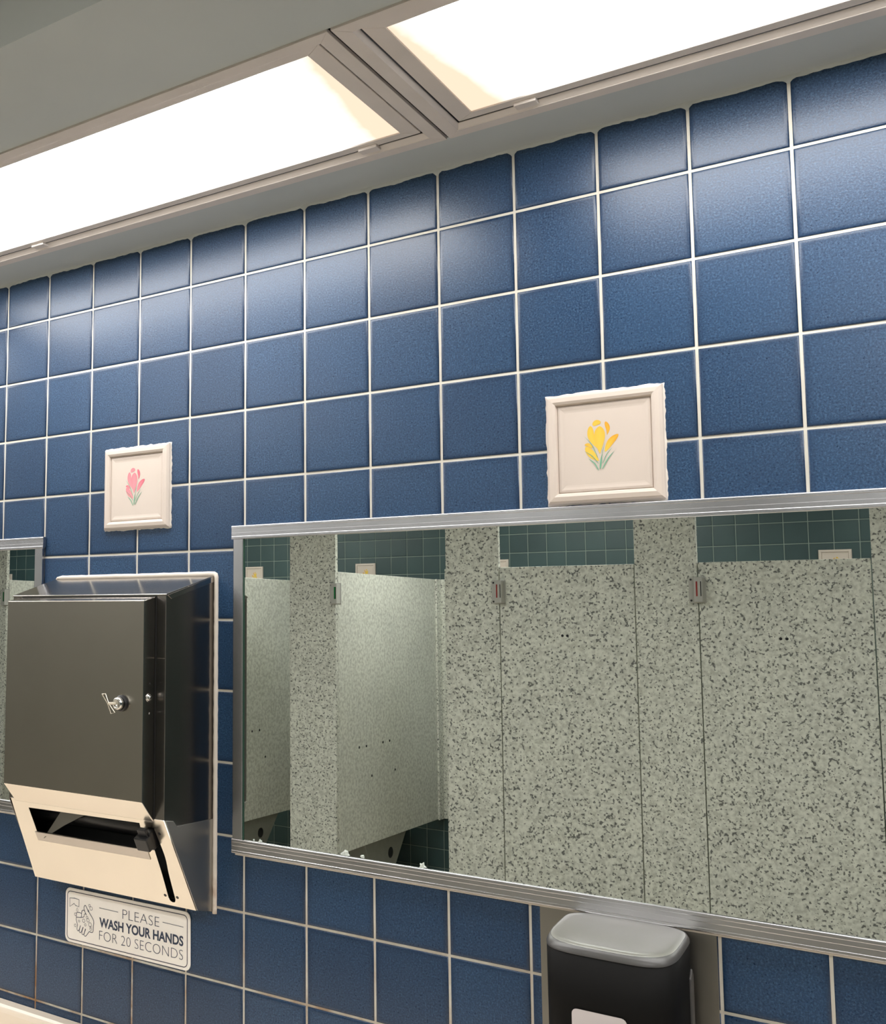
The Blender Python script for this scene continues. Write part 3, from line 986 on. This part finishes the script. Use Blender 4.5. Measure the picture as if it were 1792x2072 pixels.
def onp(x, b3, d=0.0):
    return Vector((x, PB[0] + dy * b3, PB[1] + dz * b3)) + nrm * (0.0014 + d)
bm = bmesh.new()
extrude_poly(bm, [onp(0.1900, 0.0622), onp(0.4330, 0.0605), onp(0.4330, 0.0775), onp(0.1900, 0.0795)], nrm * 0.0012)
o = obj('tear_bar', bm, M['tear_steel'], lower, bevel=0.0004)
for hx, hb in ((0.4365, 0.1437), (0.4605, 0.1433), (0.4690, 0.0251)):
    bm = bmesh.new()
    disc_stack(bm, onp(hx, hb, -0.0002), nrm, [(0, 0.0027), (0.0006, 0.0024)], 14)
    obj('rivet', bm, M['black'], lower)
# side wing of the lower cover
bm = bmesh.new()
slab(bm, [(YF + 0.001, 1.2330), (-0.0960, 1.2300), (-0.0880, 1.2215), (-0.003, 1.2205), (-0.003, 1.0805), (-0.0404, 1.0898)], bxr, 0.0011, 0.0002)
obj('side_cover', bm, M['side_steel'], t, bevel=0.0005)
# feed lever sticking out of its slot
lev = bmesh.new()
def lever_box(bm, x0, x1, b0, b1, d0, d1):
    v = []
    for x in (x0, x1):
        for bb in (b0, b1):
            for dd in (d0, d1):
                v.append(bm.verts.new(onp(x, bb, dd)))
    for f in ((0, 1, 3, 2), (4, 6, 7, 5), (0, 4, 5, 1), (2, 3, 7, 6), (0, 2, 6, 4), (1, 5, 7, 3)):
        bm.faces.new([v[i] for i in f])
lever_box(lev, 0.4480, 0.4580, 0.020, 0.050, -0.030, 0.010)
lever_box(lev, 0.4330, 0.4580, 0.024, 0.046, 0.006, 0.020)
lever_box(lev, 0.4380, 0.4550, 0.012, 0.026, 0.006, 0.013)
obj('feed_lever', lev, M['black'], t, bevel=0.0016)
# dark works inside
bm = bmesh.new()
box(bm, 0.160, 0.482, -0.030, -0.004, 1.10, 1.22)
box(bm, 0.160, 0.482, -0.1125, -0.03, 1.262, 1.30)
obj('inner_tray', bm, M['black_matt'], t)
bm = bmesh.new()
extrude_poly(bm, [Vector((x, -0.086, z)) for x, z in ((0.208, 1.168), (0.255, 1.226), (0.320, 1.226), (0.254, 1.194))], (0, 0.002, 0))
obj('inner_bracket', bm, M['steel_plate'], t)
bm = bmesh.new()
tube(bm, [(0.166, -0.056, 1.212), (0.476, -0.056, 1.212)], 0.022, 20)
obj('feed_roller', bm, M['black'], t, smooth=True)
# caulk around the box on the wall
bm = bmesh.new()
path = [(0.1400, -0.0015, 1.594)] + [(0.146 + (0.4925 - 0.146) * k / 30, -0.0022, 1.6000 + 0.0006 * noise.noise(Vector((k * 1.7, 0, 3)))) for k in range(31)]
path += [(0.4953, -0.0022, 1.5985), (0.4966, -0.0022, 1.595)]
path += [(0.4966 + 0.0005 * noise.noise(Vector((0, k * 0.9, 5))), -0.0022, 1.595 - (1.595 - 1.078) * k / 60) for k in range(1, 61)]
tube(bm, path, 0.0042, 8, lambda i: 0.0040 + 0.0008 * noise.noise(Vector((i * 0.8, 2, 0))) if i > 1 else 0.002)
obj('caulk_bead', bm, M['old_caulk'], t, smooth=True)

# ---------------------------------------------------------------- wash-your-hands sign
SX, SZ = 0.1822, 0.9815
ang = math.radians(0.28)
t = thing('wall_sign', 'white metal sign reading PLEASE WASH YOUR HANDS FOR 20 SECONDS, below the towel dispenser', 'sign', (SX + 0.134, -0.0026, SZ))
Rz = Matrix(((math.cos(ang), -math.sin(ang)), (math.sin(ang), math.cos(ang))))
def sg(x, z, d):
    v = Rz @ Vector((x, z))
    return Vector((SX + v.x, -0.0026 - d, SZ + v.y))
SWd, SHt = 0.2690, 0.0895
bm = bmesh.new()
extrude_poly(bm, [sg(x, z, 0) for x, z in rrect(0, SWd, 0, SHt, 0.0105)], (0, -0.0022, 0))
obj('plate', bm, M['sign_white'], t, bevel=0.0007)
bm = bmesh.new()
a = [bm.verts.new(sg(x, z, 0.0024)) for x, z in rrect(0.0042, SWd - 0.0050, 0.0045, SHt - 0.0050, 0.0080)]
b3 = [bm.verts.new(sg(x, z, 0.0024)) for x, z in rrect(0.0055, SWd - 0.0063, 0.0058, SHt - 0.0063, 0.0067)]
for k in range(len(a)):
    q = (k + 1) % len(a)
    bm.faces.new((a[k], a[q], b3[q], b3[k]))
obj('border', bm, M['sign_line'], t)
def put_text(body, x0, x1, z0, z1, off, name):
    me = text_mesh(body, off)
    xs = [v.co.x for v in me.vertices]
    ys = [v.co.y for v in me.vertices]
    for v in me.vertices:
        u = (v.co.x - min(xs)) / (max(xs) - min(xs))
        s = (v.co.y - min(ys)) / (max(ys) - min(ys))
        v.co = sg(x0 + (x1 - x0) * u, z0 + (z1 - z0) * s, 0.0025)
    return link_mesh(name, me, M['sign_ink'], t)
put_text('PLEASE', 0.1294, 0.2070, 0.0572, 0.0723, -0.022, 'lettering')
put_text('WASH YOUR HANDS', 0.0785, 0.2558, 0.0358, 0.0516, 0.030, 'lettering')
put_text('FOR 20 SECONDS', 0.0786, 0.2552, 0.0150, 0.0302, -0.022, 'lettering')
def ribbon(bm, pts, wd=0.55, closed=False, d=0.0025):
    pts = [Vector(p) for p in pts]
    n = len(pts)
    rows = []
    for i, p in enumerate(pts):
        if closed:
            a0, a1 = pts[(i - 1) % n], pts[(i + 1) % n]
        else:
            a0, a1 = pts[max(i - 1, 0)], pts[min(i + 1, n - 1)]
        dd = (a1 - a0).normalized()
        nn = Vector((-dd.y, dd.x)) * wd / 2
        rows.append([bm.verts.new(sg((p.x + s * nn.x) / 1000, (p.y + s * nn.y) / 1000, d)) for s in (1, -1)])
    for i in range(n if closed else n - 1):
        a0, a1 = rows[i], rows[(i + 1) % n]
        bm.faces.new((a0[0], a1[0], a1[1], a0[1]))
for q in ([(78, 66.6), (119.9, 66.2)], [(213.8, 65.9), (255.9, 65.4)]):
    bm = bmesh.new()
    ribbon(bm, q, 0.85)
    obj('rule_line', bm, M['sign_ink'], t)
bm = bmesh.new()
ribbon(bm, [(10.4, 72.3), (22.1, 73.7), (32.0, 72.4), (31.9, 61.0), (24.1, 61.9), (20.5, 64.7), (10.6, 58.3)], 1.1, True)
ribbon(bm, [(27.8, 59.3), (26.2, 55.6), (26.6, 53.4), (27.9, 52.6), (29.3, 53.4), (29.6, 55.4)], 0.6, True)
ribbon(bm, sm([(49.3, 50.0), (45.0, 56.0), (43.4, 61.5), (45.5, 65.3), (47.9, 64.4), (52.7, 58.0), (65.3, 44.3), (65.0, 34.0), (63.9, 24.7), (56.0, 24.6)], 40), 1.15)
ribbon(bm, sm([(26.3, 43.6), (26.2, 48.0), (27.9, 51.2), (36.0, 51.5), (38.0, 48.5), (37.0, 45.0)], 20), 1.05)
ribbon(bm, sm([(37.8, 50.6), (38.6, 54.5), (41.5, 57.0), (45.7, 56.0)], 16), 1.05)
ribbon(bm, sm([(49.3, 50.2), (46.6, 51.8), (44.4, 50.2), (43.2, 46.4), (36.0, 44.2), (26.3, 43.2)], 24), 1.05)
ribbon(bm, sm([(26.3, 43.6), (25.9, 38.5), (27.3, 35.5), (29.0, 31.0)], 14), 1.05)
for f in ([(29.2, 31.5), (28.0, 24.5), (29.6, 21.6), (32.2, 22.6), (35.6, 30.2)], [(36.2, 31.2), (33.2, 22.6), (34.6, 19.6), (37.6, 20.4), (41.8, 29.4)],
          [(42.4, 29.6), (39.2, 20.2), (40.6, 17.4), (43.6, 18.2), (47.4, 27.8)], [(48.0, 27.2), (44.4, 18.4), (45.8, 15.6), (49.0, 16.4), (56.0, 24.6)]):
    ribbon(bm, sm(f, 20), 1.05)
for cx, cz, r in ((56.1, 66.7, 2.0), (59.7, 62.6, 3.0), (43.3, 40.1, 2.9), (50.8, 46.6, 2.0), (53.0, 42.3, 2.9), (47.0, 33.8, 1.9), (57.8, 36.0, 3.3), (59.4, 29.0, 2.1), (58.6, 32.0, 1.5), (24.2, 47.5, 2.4), (24.0, 29.3, 2.2), (32.7, 37.7, 1.6), (53.6, 57.6, 1.5)):
    ribbon(bm, [(cx + r * math.cos(2 * math.pi * k / 18), cz + r * math.sin(2 * math.pi * k / 18)) for k in range(18)], 0.65, True, 0.00255)
obj('pictogram', bm, M['sign_ink'], t)

# ---------------------------------------------------------------- soap dispenser on its steel plate
o = obj('steel_back_plate', boxes((1.0035, 1.2075, -0.0040, -0.0026, 0.885, 1.1765)), M['steel_plate'], None, bevel=0.0006)
tag(o, 'dull stainless steel plate on the wall behind the black soap dispenser', 'wall plate')
t = thing('soap_dispenser', 'black soap dispenser with a silver top under the big mirror', 'soap dispenser', (1.113, -0.0042, 0.90))
SC = 1.1125
def foot(hw, y_back, y_front, z, zf=None, n=64, ex=0.42):
    """D-shaped outline: flat at the wall, bowed at the front"""
    out = []
    for k in range(n):
        a = 2 * math.pi * k / n
        cx, cy = math.cos(a), math.sin(a)
        px = math.copysign(abs(cx) ** ex, cx) * hw
        py = math.copysign(abs(cy) ** (0.55 if cy < 0 else 0.35), cy)
        ym = y_back + (y_front - y_back) * 0.45
        y = ym + (py * (y_back - ym) if py > 0 else -py * (y_front - ym))
        zz = z if zf is None else z + (zf - z) * (y - y_back) / (y_front - y_back)
        out.append((SC + px, y, zz))
    return out
bm = bmesh.new()
loft(bm, [foot(0.060, -0.0045, -0.100, 0.905), foot(0.068, -0.0045, -0.112, 0.925), foot(0.0715, -0.0045, -0.119, 1.00), foot(0.0715, -0.0045, -0.121, 1.10), foot(0.0715, -0.0045, -0.122, 1.168, 1.158)])
obj('body', bm, M['soap_black'], t, smooth=True)
bm = bmesh.new()
loft(bm, [foot(0.0718, -0.0047, -0.1222, 1.1675, 1.1572), foot(0.0716, -0.0050, -0.1220, 1.1700, 1.1600), foot(0.0690, -0.0065, -0.1190, 1.1752, 1.1655, ex=0.60), foot(0.0680, -0.0080, -0.1178, 1.1750, 1.1655, ex=0.60)], False, False)
obj('rim', bm, M['soap_grey'], t, smooth=True)
# dished silver cover
bm = bmesh.new()
rings = []
for s, dzz in ((1.0, 0.0), (0.95, 0.0008), (0.88, 0.0006), (0.76, -0.0004), (0.62, -0.0016), (0.46, -0.0024), (0.30, -0.0026), (0.15, -0.0026), (0.05, -0.0026)):
    base = foot(0.0682, -0.0078, -0.1180, 1.1752, 1.1656, ex=0.60)
    cy = -0.056
    rings.append([(SC + (p[0] - SC) * s, cy + (p[1] - cy) * s, 1.1705 + (p[2] - 1.1705) * s + dzz) for p in base])
loft(bm, rings, False, True)
obj('top_cover', bm, M['soap_silver'], t, smooth=True)
# window in the front, following the bow of the body
bm = bmesh.new()
rows = []
win = rrect(1.0785, 1.1380, 1.030, 1.0990, 0.006, 4)
cen = bm.verts.new((1.108, -0.1222, 1.064))
vs = [bm.verts.new((x, -0.1222 + 0.0 * x, z)) for x, z in win]
for k in range(len(vs)):
    bm.faces.new((cen, vs[k], vs[(k + 1) % len(vs)]))
obj('window', bm, M['soap_window'], t)
# glossy side strip
bm = bmesh.new()
extrude_poly(bm, [Vector((SC + 0.0712, y, z)) for y, z in ((-0.030, 1.138), (-0.0375, 1.128), (-0.0375, 0.93), (-0.024, 0.93), (-0.024, 1.130))], (0.0022, 0, 0))
obj('side_grip', bm, M['soap_grey'], t, bevel=0.0006)

# ---------------------------------------------------------------- wash counter
t = thing('wash_counter', 'cream wash counter with backsplash at the bottom left corner', 'counter', (0.2, -0.28, 0.76))
bp = [(-0.0028, 0.745), (-0.0028, 0.8545), (-0.022, 0.8545), (-0.028, 0.8505), (-0.030, 0.844), (-0.030, 0.745)]
obj('backsplash', prism_x(bp, -2.4, 2.6), M['counter'], t, bevel=0.002)
obj('top', boxes((-2.4, 2.6, -0.57, -0.0028, 0.72, 0.757)), M['counter'], t, bevel=0.008, seg=3)
obj('apron', boxes((-2.4, 2.6, -0.56, -0.54, 0.60, 0.72)), M['counter'], t, bevel=0.003)
